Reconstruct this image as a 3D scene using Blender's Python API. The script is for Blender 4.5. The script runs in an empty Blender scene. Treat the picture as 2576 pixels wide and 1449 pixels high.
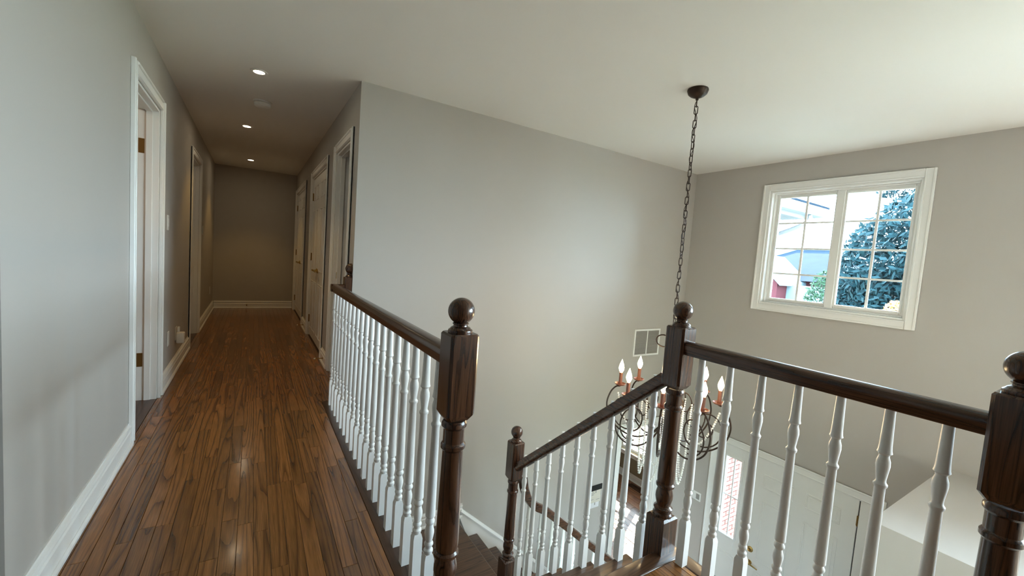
import bpy, bmesh, math, random
from mathutils import Vector, Matrix
random.seed(7)
SC = bpy.context.scene
COL = SC.collection
# ------------------------------------------------------------------ camera
YAW, PITCH, ROLL, FPX, EYE = 0.5621, -0.071, 0.073, 1039.56, 1.2182
def camera():
    F = Vector((math.sin(YAW)*math.cos(PITCH), math.cos(YAW)*math.cos(PITCH), math.sin(PITCH)))
    r = Vector((math.cos(YAW), -math.sin(YAW), 0)); u = r.cross(F)
    c, s = math.cos(ROLL), math.sin(ROLL)
    R = r*c + u*s; U = u*c - r*s
    cd = bpy.data.cameras.new('camera'); co = bpy.data.objects.new('camera', cd); COL.objects.link(co)
    m = Matrix(((R.x, U.x, -F.x, 0), (R.y, U.y, -F.y, 0), (R.z, U.z, -F.z, EYE), (0, 0, 0, 1)))
    co.matrix_world = m
    cd.sensor_width = 36; cd.lens = FPX/2576*36; cd.clip_start = .02; cd.clip_end = 300
    SC.camera = co
camera()
# ------------------------------------------------------------------ world, sun, exposure
SKY_STRENGTH, SUN_STRENGTH, EXPOSURE = 12.0, 12.0, 1.84
w = bpy.data.worlds.new('sky'); SC.world = w; w.use_nodes = True
bg = w.node_tree.nodes['Background']
bg.inputs[0].default_value = (0.68, 0.86, 1.0, 1); bg.inputs[1].default_value = SKY_STRENGTH
sd = bpy.data.lights.new('sun', 'SUN'); sd.energy = SUN_STRENGTH; sd.angle = math.radians(.6); sd.color = (1, .88, .72)
so = bpy.data.objects.new('sun', sd); COL.objects.link(so)
so.rotation_euler = Vector((-1, -.5, -.66)).to_track_quat('-Z', 'Y').to_euler(); so.location = (12, 12, 9)
vs = SC.view_settings
vs.view_transform = 'Standard'; vs.look = 'None'; vs.gamma = 1; vs.use_curve_mapping = False; vs.exposure = EXPOSURE
def portal(loc, rot, sx, sy):
    l = bpy.data.lights.new('sky_portal', 'AREA'); l.shape = 'RECTANGLE'; l.size = sx; l.size_y = sy
    l.cycles.is_portal = True
    o = bpy.data.objects.new('sky_portal', l); COL.objects.link(o); o.location = loc; o.rotation_euler = rot
portal((5.0, 1.78, 1.53), (0, math.radians(90), 0), 1.4, 1.4)
portal((5.0, -1.25, 1.3), (0, math.radians(90), 0), 1.8, 3.4)
portal((-.45, -.47, -1.6), (0, math.radians(-90), 0), 1.1, 1.0)
portal((.7, -1.36, -1.55), (math.radians(90), 0, 0), 2.0, 2.2)
# ------------------------------------------------------------------ dimensions
XL, XR, YW, XW, YE, ZC = -0.5795, 0.6435, 3.3019, 4.7046, 8.6552, 2.44
ZF = -2.835            # lower floor
RISE, RUN1, RUN2 = .2025, .235, .227
NOSE0 = 1.077          # top nosing of the upper flight
XRAIL_L, XRAIL_R = .530, 1.543
WT = .115
# ------------------------------------------------------------------ mesh builder
class MB:
    def __init__(s): s.v = []; s.f = []
    def add(s, v, f):
        n = len(s.v); s.v += [tuple(p) for p in v]; s.f += [tuple(i+n for i in q) for q in f]; return s
    def box(s, x0, x1, y0, y1, z0, z1):
        if x0 > x1: x0, x1 = x1, x0
        if y0 > y1: y0, y1 = y1, y0
        if z0 > z1: z0, z1 = z1, z0
        return s.add([(x0,y0,z0),(x1,y0,z0),(x1,y1,z0),(x0,y1,z0),(x0,y0,z1),(x1,y0,z1),(x1,y1,z1),(x0,y1,z1)],
              [(0,3,2,1),(4,5,6,7),(0,1,5,4),(1,2,6,5),(2,3,7,6),(3,0,4,7)])
    def bbox(s, x0, x1, y0, y1, z0, z1, b=.003, seg=1):
        bm = bmesh.new(); bmesh.ops.create_cube(bm, size=1)
        bmesh.ops.transform(bm, matrix=Matrix.Translation(((x0+x1)/2,(y0+y1)/2,(z0+z1)/2)) @ Matrix.Diagonal((abs(x1-x0),abs(y1-y0),abs(z1-z0),1)), verts=bm.verts)
        bmesh.ops.bevel(bm, geom=list(bm.edges), offset=b, segments=seg, affect='EDGES', profile=.5)
        bm.verts.index_update()
        s.add([v.co[:] for v in bm.verts], [[v.index for v in f.verts] for f in bm.faces]); bm.free(); return s
    def lathe(s, prof, c=(0,0,0), n=20, axis='z', caps=True):
        cx, cy, cz = c; v = []; f = []
        for r, z in prof:
            for k in range(n):
                a = 2*math.pi*k/n; p, q = r*math.cos(a), r*math.sin(a)
                v.append({'z':(cx+p,cy+q,cz+z),'x':(cx+z,cy+p,cz+q),'y':(cx+q,cy+z,cz+p)}[axis])
        for i in range(len(prof)-1):
            for k in range(n):
                k2 = (k+1) % n; f.append((i*n+k, i*n+k2, (i+1)*n+k2, (i+1)*n+k))
        if caps:
            f.append(tuple(range(n-1,-1,-1))); f.append(tuple((len(prof)-1)*n+k for k in range(n)))
        return s.add(v, f)
    def square_lathe(s, rings, c=(0,0,0), ch=0):
        # rings (half, z) square section, optional chamfered corners
        v = []; f = []; cx, cy, cz = c
        for h, z in rings:
            k = min(ch, h*.6)
            pts = [(-h+k,-h),(h-k,-h),(h,-h+k),(h,h-k),(h-k,h),(-h+k,h),(-h,h-k),(-h,-h+k)] if ch else [(-h,-h),(h,-h),(h,h),(-h,h)]
            v += [(cx+a, cy+b, cz+z) for a, b in pts]
        n = 8 if ch else 4
        for i in range(len(rings)-1):
            for k in range(n):
                k2 = (k+1) % n; f.append((i*n+k, i*n+k2, (i+1)*n+k2, (i+1)*n+k))
        f.append(tuple(range(n-1,-1,-1))); f.append(tuple((len(rings)-1)*n+k for k in range(n)))
        return s.add(v, f)
    def sphere(s, c, r, n=8, m=6, sz=1):
        prof = [(max(r*math.sin(math.pi*i/m), 1e-5), -r*sz*math.cos(math.pi*i/m)) for i in range(m+1)]
        return s.lathe(prof, c, n)
    def tube(s, path, r, n=8, closed=False):
        P = [Vector(p) for p in path]; N = len(P); v = []; f = []
        up = None
        for i in range(N):
            if closed: t = P[(i+1) % N]-P[i-1]
            else: t = P[min(i+1,N-1)]-P[max(i-1,0)]
            t.normalize()
            if up is None:
                a = Vector((0,0,1)) if abs(t.z) < .9 else Vector((1,0,0)); up = (a-t*a.dot(t)).normalized()
            up = (up-t*up.dot(t)).normalized(); w_ = t.cross(up)
            rr = r[i] if isinstance(r, (list, tuple)) else r
            for k in range(n):
                a = 2*math.pi*k/n; v.append(P[i]+up*(rr*math.cos(a))+w_*(rr*math.sin(a)))
        M = N if closed else N-1
        for i in range(M):
            j = (i+1) % N
            for k in range(n):
                k2 = (k+1) % n; f.append((i*n+k, i*n+k2, j*n+k2, j*n+k))
        if not closed:
            f.append(tuple(range(n-1,-1,-1))); f.append(tuple((N-1)*n+k for k in range(n)))
        return s.add(v, f)
    def sweep(s, path, prof, up=(0,0,1), side=None):
        # profile (a sideways, b up) swept along path; section frames stay vertical
        P = [Vector(p) for p in path]; N = len(P); n = len(prof); v = []; f = []; up = Vector(up)
        for i in range(N):
            t = (P[min(i+1,N-1)]-P[max(i-1,0)]).normalized()
            sd_ = Vector(side) if side else t.cross(up).normalized()
            u_ = sd_.cross(t).normalized()
            for a, b in prof: v.append(P[i]+sd_*a+u_*b)
        for i in range(N-1):
            for k in range(n):
                k2 = (k+1) % n; f.append((i*n+k, i*n+k2, (i+1)*n+k2, (i+1)*n+k))
        f.append(tuple(range(n-1,-1,-1))); f.append(tuple((N-1)*n+k for k in range(n)))
        return s.add(v, f)
    def poly(s, pts, ext):  # planar polygon extruded by vector ext
        e = Vector(ext); n = len(pts); v = [Vector(p) for p in pts]; v += [p+e for p in v]
        f = [tuple(range(n-1,-1,-1)), tuple(range(n, 2*n))]+[(k,(k+1)%n,n+(k+1)%n,n+k) for k in range(n)]
        return s.add(v, f)
    def mapped(s, fn): s.v = [tuple(fn(*p)) for p in s.v]; return s
    def mesh(s, name, smooth=True, ang=32):
        xs, ys, zs = zip(*s.v)
        c = ((min(xs)+max(xs))/2, (min(ys)+max(ys))/2, (min(zs)+max(zs))/2)
        me = bpy.data.meshes.new(name); me.from_pydata([(a-c[0],b-c[1],d-c[2]) for a,b,d in s.v], [], s.f)
        bm = bmesh.new(); bm.from_mesh(me); bmesh.ops.recalc_face_normals(bm, faces=bm.faces); bm.to_mesh(me); bm.free()
        if smooth:
            me.polygons.foreach_set('use_smooth', [True]*len(me.polygons)); me.set_sharp_from_angle(angle=math.radians(ang))
        return me, Vector(c)
def tag(o, label=None, cat=None, group=None, kind=None):
    if label: o['label'] = label
    if cat: o['category'] = cat
    if group: o['group'] = group
    if kind: o['kind'] = kind
    return o
def attach(o, p):
    if p is not None:
        o.parent = p; o.matrix_parent_inverse = Matrix.Translation(-world_loc(p))
    return o
WL = {}
def world_loc(o): return WL[o.name]
def place(o, loc):
    o.location = loc; WL[o.name] = Vector(loc)
def obj(name, mb, mat, parent=None, smooth=True, ang=32):
    me, c = mb.mesh(name, smooth, ang); me.materials.append(mat)
    o = bpy.data.objects.new(name, me); COL.objects.link(o); place(o, c)
    return attach(o, parent)
def inst(name, me, c, parent=None):
    o = bpy.data.objects.new(name, me); COL.objects.link(o); place(o, c)
    return attach(o, parent)
def thing(name, loc, label, cat, group=None, kind=None):
    o = bpy.data.objects.new(name, None); COL.objects.link(o); place(o, loc); o.empty_display_size = .1
    return tag(o, label, cat, group, kind)
# ------------------------------------------------------------------ materials
def new_mat(name):
    m = bpy.data.materials.new(name); m.use_nodes = True
    return m, m.node_tree, m.node_tree.nodes['Principled BSDF']
def pset(b, **k):
    for n, v in k.items():
        n = {'base':'Base Color','rough':'Roughness','metal':'Metallic','spec':'Specular IOR Level','coat':'Coat Weight','coatr':'Coat Roughness','emit':'Emission Color','es':'Emission Strength','trans':'Transmission Weight','ior':'IOR','sss':'Subsurface Weight'}[n]
        b.inputs[n].default_value = (*v, 1) if isinstance(v, tuple) else v
def plain(name, base, rough=.5, noise=.04, bump=0, bscale=250, **k):
    m, t, b = new_mat(name); pset(b, base=base, rough=rough, **k)
    tc = t.nodes.new('ShaderNodeTexCoord')
    if noise:
        n = t.nodes.new('ShaderNodeTexNoise'); n.inputs['Scale'].default_value = 2.2; n.inputs['Detail'].default_value = 4
        t.links.new(tc.outputs['Object'], n.inputs['Vector'])
        mx = t.nodes.new('ShaderNodeMix'); mx.data_type = 'RGBA'
        mx.inputs[6].default_value = (*[c*(1-noise) for c in base], 1); mx.inputs[7].default_value = (*[min(1, c*(1+noise)) for c in base], 1)
        t.links.new(n.outputs['Fac'], mx.inputs[0]); t.links.new(mx.outputs[2], b.inputs['Base Color'])
    if bump:
        n2 = t.nodes.new('ShaderNodeTexNoise'); n2.inputs['Scale'].default_value = bscale
        t.links.new(tc.outputs['Object'], n2.inputs['Vector'])
        bp = t.nodes.new('ShaderNodeBump'); bp.inputs['Strength'].default_value = bump; bp.inputs['Distance'].default_value = .002
        t.links.new(n2.outputs['Fac'], bp.inputs['Height']); t.links.new(bp.outputs['Normal'], b.inputs['Normal'])
    return m
def wood(name, dark, mid, light, axis='y', rings=9, rough=.22, coat=.5, vary=.5, sx=9, sy=1.1, per_obj=True, coatr=.12, line=.55):
    m, t, b = new_mat(name); N = t.nodes.new; L = t.links.new
    tc = N('ShaderNodeTexCoord'); oi = N('ShaderNodeObjectInfo')
    off = N('ShaderNodeVectorMath'); off.operation = 'SCALE'; off.inputs[0].default_value = (37, 91, 53); L(oi.outputs['Random'], off.inputs['Scale'])
    add = N('ShaderNodeVectorMath'); L(tc.outputs['Object'], add.inputs[0]); L(off.outputs[0], add.inputs[1])
    mp = N('ShaderNodeMapping'); s = {'y':(sx,sy,sx),'x':(sy,sx,sx),'z':(sx,sx,sy)}[axis]; mp.inputs['Scale'].default_value = s
    L(add.outputs[0], mp.inputs['Vector'])
    n = N('ShaderNodeTexNoise'); n.inputs['Scale'].default_value = 1; n.inputs['Detail'].default_value = 1.5; n.inputs['Roughness'].default_value = .4; L(mp.outputs[0], n.inputs['Vector'])
    ml = N('ShaderNodeMath'); ml.operation = 'MULTIPLY'; ml.inputs[1].default_value = rings; L(n.outputs['Fac'], ml.inputs[0])
    fr = N('ShaderNodeMath'); fr.operation = 'FRACT'; L(ml.outputs[0], fr.inputs[0])
    rp = N('ShaderNodeValToRGB'); cr = rp.color_ramp
    cr.elements[0].position = 0; cr.elements[0].color = (*dark, 1)
    cr.elements[1].position = 1; cr.elements[1].color = (*mid, 1)
    e = cr.elements.new(.10); e.color = (*[d*.7+q*.3 for d, q in zip(dark, mid)], 1)
    e = cr.elements.new(.24); e.color = (*mid, 1)
    e = cr.elements.new(line); e.color = (*light, 1)
    L(fr.outputs[0], rp.inputs[0])
    # pores
    mp2 = N('ShaderNodeMapping'); s2 = {'y':(420,9,420),'x':(9,420,420),'z':(420,420,9)}[axis]; mp2.inputs['Scale'].default_value = s2; L(add.outputs[0], mp2.inputs['Vector'])
    n2 = N('ShaderNodeTexNoise'); n2.inputs['Scale'].default_value = 1; n2.inputs['Detail'].default_value = 2; L(mp2.outputs[0], n2.inputs['Vector'])
    r2 = N('ShaderNodeMapRange'); r2.inputs[1].default_value = .35; r2.inputs[2].default_value = .6; r2.inputs[3].default_value = .72; r2.inputs[4].default_value = 1.08; L(n2.outputs['Fac'], r2.inputs[0])
    # per piece tone
    r3 = N('ShaderNodeMapRange'); r3.inputs[3].default_value = 1-vary; r3.inputs[4].default_value = 1+vary*.7; L(oi.outputs['Random'], r3.inputs[0])
    mm = N('ShaderNodeMath'); mm.operation = 'MULTIPLY'; L(r2.outputs[0], mm.inputs[0]); L(r3.outputs[0], mm.inputs[1])
    sc = N('ShaderNodeVectorMath'); sc.operation = 'SCALE'; L(rp.outputs[0], sc.inputs[0]); L(mm.outputs[0], sc.inputs['Scale'])
    L(sc.outputs[0], b.inputs['Base Color'])
    bp = N('ShaderNodeBump'); bp.inputs['Strength'].default_value = .12; bp.inputs['Distance'].default_value = .0006; L(n2.outputs['Fac'], bp.inputs['Height']); L(bp.outputs[0], b.inputs['Normal'])
    pset(b, rough=rough, coat=coat, coatr=coatr)
    return m
def emissive(name, col, s):
    m, t, b = new_mat(name); pset(b, base=col, emit=col, es=s, rough=.4); return m
M = {}
M['wall'] = plain('greige_wall_paint', (.50, .472, .437), .62, .015, .05, 180)
M['olive'] = plain('olive_wall_paint', (.30, .265, .18), .65, .02, .05, 180)
M['ceil'] = plain('white_ceiling_paint', (.88, .86, .815), .85, .012, .08, 120)
M['trim'] = plain('white_trim_paint', (.87, .87, .845), .33, .01)
M['white'] = plain('white_baluster_paint', (.84, .84, .82), .3, .01)
M['plastic'] = plain('white_plastic', (.82, .82, .79), .35, .01)
M['greyslat'] = plain('grey_grille_metal', (.36, .345, .32), .5, .02)
M['floor'] = wood('stained_oak_planks', (.115, .043, .011), (.245, .097, .025), (.315, .13, .035), 'y', 15, .27, .3, .30, 9, .42, line=.6, coatr=.12)
M['tread'] = wood('stained_oak_treads', (.03, .012, .006), (.085, .038, .017), (.12, .056, .026), 'x', 9, .33, .25, .1, 14, .8)
M['nosing'] = wood('dark_oak_nosing', (.03, .014, .008), (.065, .032, .018), (.085, .042, .025), 'y', 7, .38, .15, .1)
M['rail'] = wood('dark_walnut_rail', (.028, .011, .007), (.075, .032, .018), (.105, .047, .026), 'y', 8, .27, .35, .06, 26, 1.0, coatr=.15)
M['railx'] = wood('dark_walnut_rail_cross', (.028, .011, .007), (.075, .032, .018), (.105, .047, .026), 'x', 8, .27, .35, .06, 26, 1.0, coatr=.15)
M['newel'] = wood('dark_walnut_newel', (.022, .009, .005), (.066, .028, .015), (.098, .043, .022), 'z', 9, .27, .35, .06, 26, 1.2, coatr=.15)
M['lowfloor'] = wood('reddish_wide_planks', (.11, .036, .012), (.20, .075, .026), (.25, .10, .036), 'y', 4, .36, .2, .25, 5, 1.0)
M['tile'] = plain('beige_tile', (.36, .32, .27), .3, .06)
M['brass'] = plain('polished_brass', (.62, .45, .18), .25, 0, metal=1.0)
M['hinge'] = plain('antique_brass_hinge', (.30, .17, .055), .38, 0, metal=.85)
M['bronze'] = plain('dark_bronze', (.045, .028, .02), .38, .1, metal=.6)
M['copper'] = plain('reddish_bronze_cup', (.20, .085, .06), .4, .08, metal=.45)
M['black'] = plain('black_print_and_shadow', (.012, .012, .012), .5, 0)
M['paper'] = plain('cream_paper', (.72, .68, .58), .7, .05)
M['paper2'] = plain('white_paper', (.80, .80, .80), .7, .03)
M['rubber'] = plain('white_rubber', (.8, .78, .72), .6, 0)
M['bulb'] = emissive('lit_flame_bulb', (1, .72, .38), 30)
M['fill_glow'] = emissive('fill_lamp_glass', (1, .72, .5), 9)
M['down'] = emissive('lit_downlight_lens', (1, .82, .55), 30)
M['brick'] = plain('red_brick', (.19, .068, .052), .85, .2, .4, 60)
M['farbrick'] = plain('dark_red_brick', (.085, .026, .03), .9, .15, spec=.04)
M['mortar'] = plain('pale_mortar', (.40, .37, .34), .9, .06)
M['soffit'] = plain('pale_grey_soffit', (.20, .21, .22), .5, .02, spec=.04)
M['roof'] = plain('slate_blue_shingles', (.014, .022, .034), .9, .25, .5, 8, spec=.04)
M['lawn'] = plain('lawn_green', (.09, .12, .06), .9, .25)
M['siding'] = plain('pale_siding', (.16, .2, .22), .6, .03, spec=.04)
M['houseglass'] = plain('dark_house_glass', (.06, .09, .13), .1, 0)
M['leaf'] = plain('green_leaf', (.011, .029, .034), .55, .35, spec=.04)
M['leaf2'] = plain('light_green_leaf', (.028, .055, .03), .55, .35, spec=.04)
M['leaf3'] = plain('orange_leaf', (.55, .25, .07), .55, .35)
M['bark'] = plain('bark', (.11, .08, .06), .9, .2)
M['blind'] = plain('white_blind_slat', (.8, .8, .8), .45, .01)
def glass_mat(name, tint):
    m = bpy.data.materials.new(name); m.use_nodes = True; t = m.node_tree; t.nodes.clear(); N = t.nodes.new
    o = N('ShaderNodeOutputMaterial'); tr = N('ShaderNodeBsdfTransparent'); tr.inputs[0].default_value = tint
    gl = N('ShaderNodeBsdfGlossy'); gl.inputs['Roughness'].default_value = .02
    fr = N('ShaderNodeFresnel'); fr.inputs[0].default_value = 1.35
    mx = N('ShaderNodeMixShader'); L = t.links.new
    L(fr.outputs[0], mx.inputs[0]); L(tr.outputs[0], mx.inputs[1]); L(gl.outputs[0], mx.inputs[2]); L(mx.outputs[0], o.inputs[0])
    return m
M['glass'] = glass_mat('dimming_window_glass', (.73, .79, .81, 1)); M['clear'] = glass_mat('clear_window_glass', (.96, .975, .97, 1))  # tint added to dim the overexposed view outdoors
def crystal():
    m, t, b = new_mat('clear_crystal_bead'); pset(b, base=(.95, .95, .94), rough=.14, trans=.12, ior=1.45); return m
M['bead'] = crystal()
# ------------------------------------------------------------------ structure helpers
def wall(name, axis, c0, c1, u0, u1, z0, z1, holes, mat, label):
    # solid slab between c0..c1 on axis, u range along the other, with rectangular holes (ua,ub,za,zb)
    us = sorted({u0, u1, *[h for q in holes for h in q[:2]]}); zs = sorted({z0, z1, *[h for q in holes for h in q[2:]]})
    mb = MB()
    for i in range(len(us)-1):
        for j in range(len(zs)-1):
            cu, cz = (us[i]+us[i+1])/2, (zs[j]+zs[j+1])/2
            if us[i] < u0-1e-6 or us[i+1] > u1+1e-6 or zs[j] < z0-1e-6 or zs[j+1] > z1+1e-6: continue
            if any(a < cu < b and c < cz < d for a, b, c, d in holes): continue
            if axis == 'x': mb.box(c0, c1, us[i], us[i+1], zs[j], zs[j+1])
            else: mb.box(us[i], us[i+1], c0, c1, zs[j], zs[j+1])
    o = obj(name, mb, mat, smooth=False)
    return tag(o, label, 'wall', kind='structure')
BASEPROF = [(0,0),(.026,0),(.026,.012),(.020,.022),(.016,.022),(.016,.082),(.011,.088),(.011,.104),(.017,.108),(.014,.117),(.006,.122),(.006,.132),(0,.132)]
def baseboard(name, a, b, out, z, label):
    a = Vector((*a, z)); b = Vector((*b, z)); o_ = Vector((*out, 0))
    d = (b-a); mb = MB(); mb.poly([a+o_*p+Vector((0,0,q)) for p, q in BASEPROF], d)
    return tag(obj(name, mb, M['trim'], ang=20), label, 'baseboard', kind='structure')
def PX(x0, s): return lambda u, w_, z: (x0+s*w_, u, z)
def PY(y0, s): return lambda u, w_, z: (u, y0+s*w_, z)
def casing(parent, fn, u0, u1, z0, z1, wd=.072, sill=False, name='casing', mat=None):
    mat = mat or M['trim']
    def piece(ua, ub, za, zb, outer):
        mb = MB().bbox(ua, ub, 0, .016, za, zb, .003)
        t_ = .016
        if outer == 'l': mb.bbox(ua, ua+.018, 0, .024, za, zb, .004)
        if outer == 'r': mb.bbox(ub-.018, ub, 0, .024, za, zb, .004)
        if outer == 't': mb.bbox(ua, ub, 0, .024, zb-.018, zb, .004)
        if outer == 'b': mb.bbox(ua, ub, 0, .024, za, za+.018, .004)
        i = {'l':(ub-.014,ub-.004,za,zb),'r':(ua+.004,ua+.014,za,zb),'t':(ua,ub,za+.004,za+.014),'b':(ua,ub,zb-.014,zb-.004)}[outer]
        mb.bbox(i[0], i[1], 0, .020, i[2], i[3], .002)
        obj(name, mb.mapped(fn), mat, parent)
    piece(u0-wd, u0, z0-(wd if sill else 0), z1+wd, 'l'); piece(u1, u1+wd, z0-(wd if sill else 0), z1+wd, 'r')
    piece(u0, u1, z1, z1+wd, 't')
    if sill: piece(u0, u1, z0-wd, z0, 'b')
def jamb(parent, fn, u0, u1, z1, depth, z0=0, th=.018, stop=True):
    for ua, ub in ((u0, u0+th), (u1-th, u1)): obj('jamb', MB().bbox(ua, ub, -depth, 0, z0, z1, .0015).mapped(fn), M['trim'], parent)
    obj('head_jamb', MB().bbox(u0+th, u1-th, -depth, 0, z1-th, z1, .0015).mapped(fn), M['trim'], parent)
    if stop:
        for ua, ub in ((u0+th, u0+th+.011), (u1-th-.011, u1-th)): obj('door_stop_strip', MB().bbox(ua, ub, -depth*.62, -depth*.3, z0, z1-th, .002).mapped(fn), M['trim'], parent)
        obj('door_stop_strip', MB().bbox(u0+th+.011, u1-th-.011, -depth*.62, -depth*.3, z1-th-.011, z1-th, .002).mapped(fn), M['trim'], parent)
def panel_leaf(parent, fn, u0, u1, z0, z1, w0, th, layout, name='door_leaf', mat=None):
    mat = mat or M['trim']
    leaf = obj(name, MB().bbox(u0, u1, w0-th, w0, z0, z1, .003).mapped(fn), mat, parent)
    W_, H_ = u1-u0, z1-z0
    for a, b, c, d in layout:
        ua, ub, za, zb = u0+a*W_, u0+b*W_, z0+c*H_, z0+d*H_
        mb = MB()
        e = .016
        for q in ((ua,ub,za,za+e),(ua,ub,zb-e,zb),(ua,ua+e,za+e,zb-e),(ub-e,ub,za+e,zb-e)): mb.bbox(q[0],q[1],w0-.002,w0+.006,q[2],q[3],.003)
        mb.bbox(ua+e+.012, ub-e-.012, w0-.002, w0+.004, za+e+.012, zb-e-.012, .0035)
        obj('panel', mb.mapped(fn), mat, leaf)
    return leaf
SIX = [(.12,.46,.05,.36),(.54,.88,.05,.36),(.12,.46,.43,.80),(.54,.88,.43,.80),(.12,.46,.86,.95),(.54,.88,.86,.95)]
FOUR = [(.16,.84,.05,.40),(.16,.84,.47,.95)]
# ================================================================== STRUCTURE
TH = 2.075   # door head
# ceiling
tag(obj('ceiling', MB().box(-3.0, 4.95, -3.2, 8.9, ZC, ZC+.2), M['ceil'], smooth=False), 'flat white ceiling over the hallway and the open foyer', 'ceiling', kind='structure')
# walls, upper and lower
D1L = (3.12, 3.88); D2L = (5.61, 6.40)
wall('wall_left', 'x', XL-WT, XL, 1.68, 8.9, 0, ZC, [(*D1L, 0, TH), (*D2L, 0, TH)], M['wall'], 'greige left wall of the hallway with two door openings')
wall('wall_left_return', 'y', 1.68, 1.68+WT, -3.0, XL-WT, 0, ZC, [], M['wall'], 'return wall running left from the near end of the hallway wall')
wall('wall_end', 'y', YE, YE+.15, XL, XR, 0, ZC, [], M['wall'], 'dark far end wall of the hallway')
D1R = (3.53, 4.255); D2R = (4.80, 6.10); D3R = (6.90, 8.42)
wall('wall_right', 'x', XR, XR+WT, YW+.115, 8.9, 0, ZC, [(*D1R, 0, TH), (*D2R, 0, TH), (*D3R, 0, TH)], M['wall'], 'greige right wall of the hallway with white doors')
OP = (3.77, 4.44, -.72)
wall('wall_stair', 'y', YW, YW+.115, XR, XW, ZF, ZC, [(OP[0], OP[1], ZF, OP[2])], M['wall'], 'tall bright greige wall beside the stairs and chandelier')
WR = (-2.9, .40, .70, 2.10); WLR = (-.25, 1.6, -2.6, -.5)
WIN = (1.178, 2.385, .932, 2.138)
FD = (1.20, 2.645, ZF, -.725)
wall('wall_window', 'x', XW, XW+.25, -3.2, YW, ZF-.4, ZC, [WIN, FD, WR], M['wall'], 'greige foyer wall holding the divided window above the front door')
wall('wall_rear', 'y', -3.2, -3.05, 1.85, XW, ZF, ZC, [], M['wall'], 'foyer wall opposite the stair wall, outside the view')
wall('wall_back', 'y', -3.2, -3.05, -3.0, 1.85, -.3, ZC, [], M['wall'], 'back wall of the upper hall behind the viewer')
wall('wall_side', 'x', -3.0, -2.88, -3.05, 8.9, -.3, ZC, [], M['wall'], 'outer side wall behind the left rooms')
wall('wall_nook', 'x', 1.7, 1.85, -3.05, -1.15, ZF, ZC, [], M['wall'], 'short wall closing the upper hall behind the viewer')
wall('wall_far', 'y', 8.9, 9.05, -3.0, 4.95, -.3, ZC, [], M['wall'], 'outer far wall behind the right rooms')
wall('wall_outer', 'x', XW, XW+.25, YW+.115, 8.9, -.02, ZC, [], M['wall'], 'outer wall of the upper right rooms')
wall('wall_under', 'x', XR-.09, XR-.03, 1.05, YW, ZF, -.32, [], M['wall'], 'wall below the hall edge on the left of the stairs')
WLS = (-.95, .0, -2.1, -1.1)
wall('wall_lower', 'x', -.4, -.3, -1.3, 1.05, ZF, -.3, [WLS], M['wall'], 'lower hall wall under the upper floor')
wall('wall_lower_return', 'y', 1.05, 1.15, -.4, XR-.03, ZF, -.3, [], M['wall'], 'lower hall wall under the stairs')
wall('wall_lower_rear', 'y', -1.3, -1.15, -.4, 1.7, ZF, -.3, [WLR], M['wall'], 'rear wall of the lower hall')
tag(obj('wall_closet', MB().box(3.18, XW, -3.05, .822, ZF, -.19), M['wall'], smooth=False), 'low boxed closet with a flat bright ledge top right of the front door', 'wall', kind='structure')
# lower front room
wall('wall_room_front', 'x', 6.22, 6.46, YW-.15, 7.0, ZF-.4, 2.0, [(4.15, 5.50, -2.33, -.55)], M['olive'], 'olive front wall of the lower room with a blind covered window')
wall('wall_room_side', 'y', YW+.115, YW+.13, 2.2, 3.69, ZF, -.3, [], M['olive'], 'olive inner face of the lower room wall')
wall('wall_room_far', 'y', 6.9, 7.0, 2.2, 6.22, ZF, -.3, [], M['olive'], 'far olive wall of the lower room')
wall('wall_room_left', 'x', 2.1, 2.2, YW+.115, 7.0, ZF, -.3, [], M['olive'], 'left olive wall of the lower room')
tag(obj('wall_porch', MB().box(XW+.25, 6.46, YW-.14, YW+.115, ZF-.4, 2.0), M['mortar'], smooth=False), 'red brick porch side wall seen through the sidelight', 'wall', kind='structure')
# slabs
tag(obj('floor_slab', MB().box(XL, 1.585, -3.05, 1.05, -.3, -.015).box(-2.88, XL, -3.05, 8.9, -.3, -.002).box(XL, XR-.03, 1.05, 8.9, -.3, -.015).box(XR-.03, XW, YW+.115, 8.9, -.3, -.002).box(XW, 6.22, YW+.115, 7.0, -.3, -.02).box(1.585, 1.7, -3.05, -1.15, -.3, -.015).box(-.0+XR-.03, XR+.1, YW, YW+.115, -.3, -.02), M['tile'], smooth=False), 'subfloor slab under the upper storey', 'floor', kind='structure')
LOWF = tag(obj('floor_lower', MB().box(-.4, XW, -3.2, YW, ZF-.2, ZF), M['tile'], smooth=False), 'pale tiled floor of the lower foyer', 'floor', kind='structure')
ROOMF = tag(obj('floor_room', MB().box(2.1, 6.22, YW, 7.0, ZF-.2, ZF-.012), M['lowfloor'], smooth=False), 'reddish brown plank floor of the lower room', 'floor', kind='structure')
# planks of lower room (seen through the opening)
pr = random.Random(3)
x = 3.6; 
while x < 6.2:
    wd = .125; y = YW+.0 + pr.uniform(-.6, 0)
    while y < 6.2:
        ln = pr.uniform(.6, 1.3); a, b = max(y, YW+.002), min(y+ln, 6.85)
        if b-a > .05: obj('plank', MB().bbox(x+.001, min(x+wd, 6.22)-.001, a+.001, b-.001, ZF-.012, ZF, .0015), M['lowfloor'], ROOMF)
        y += ln
    x += wd
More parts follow.
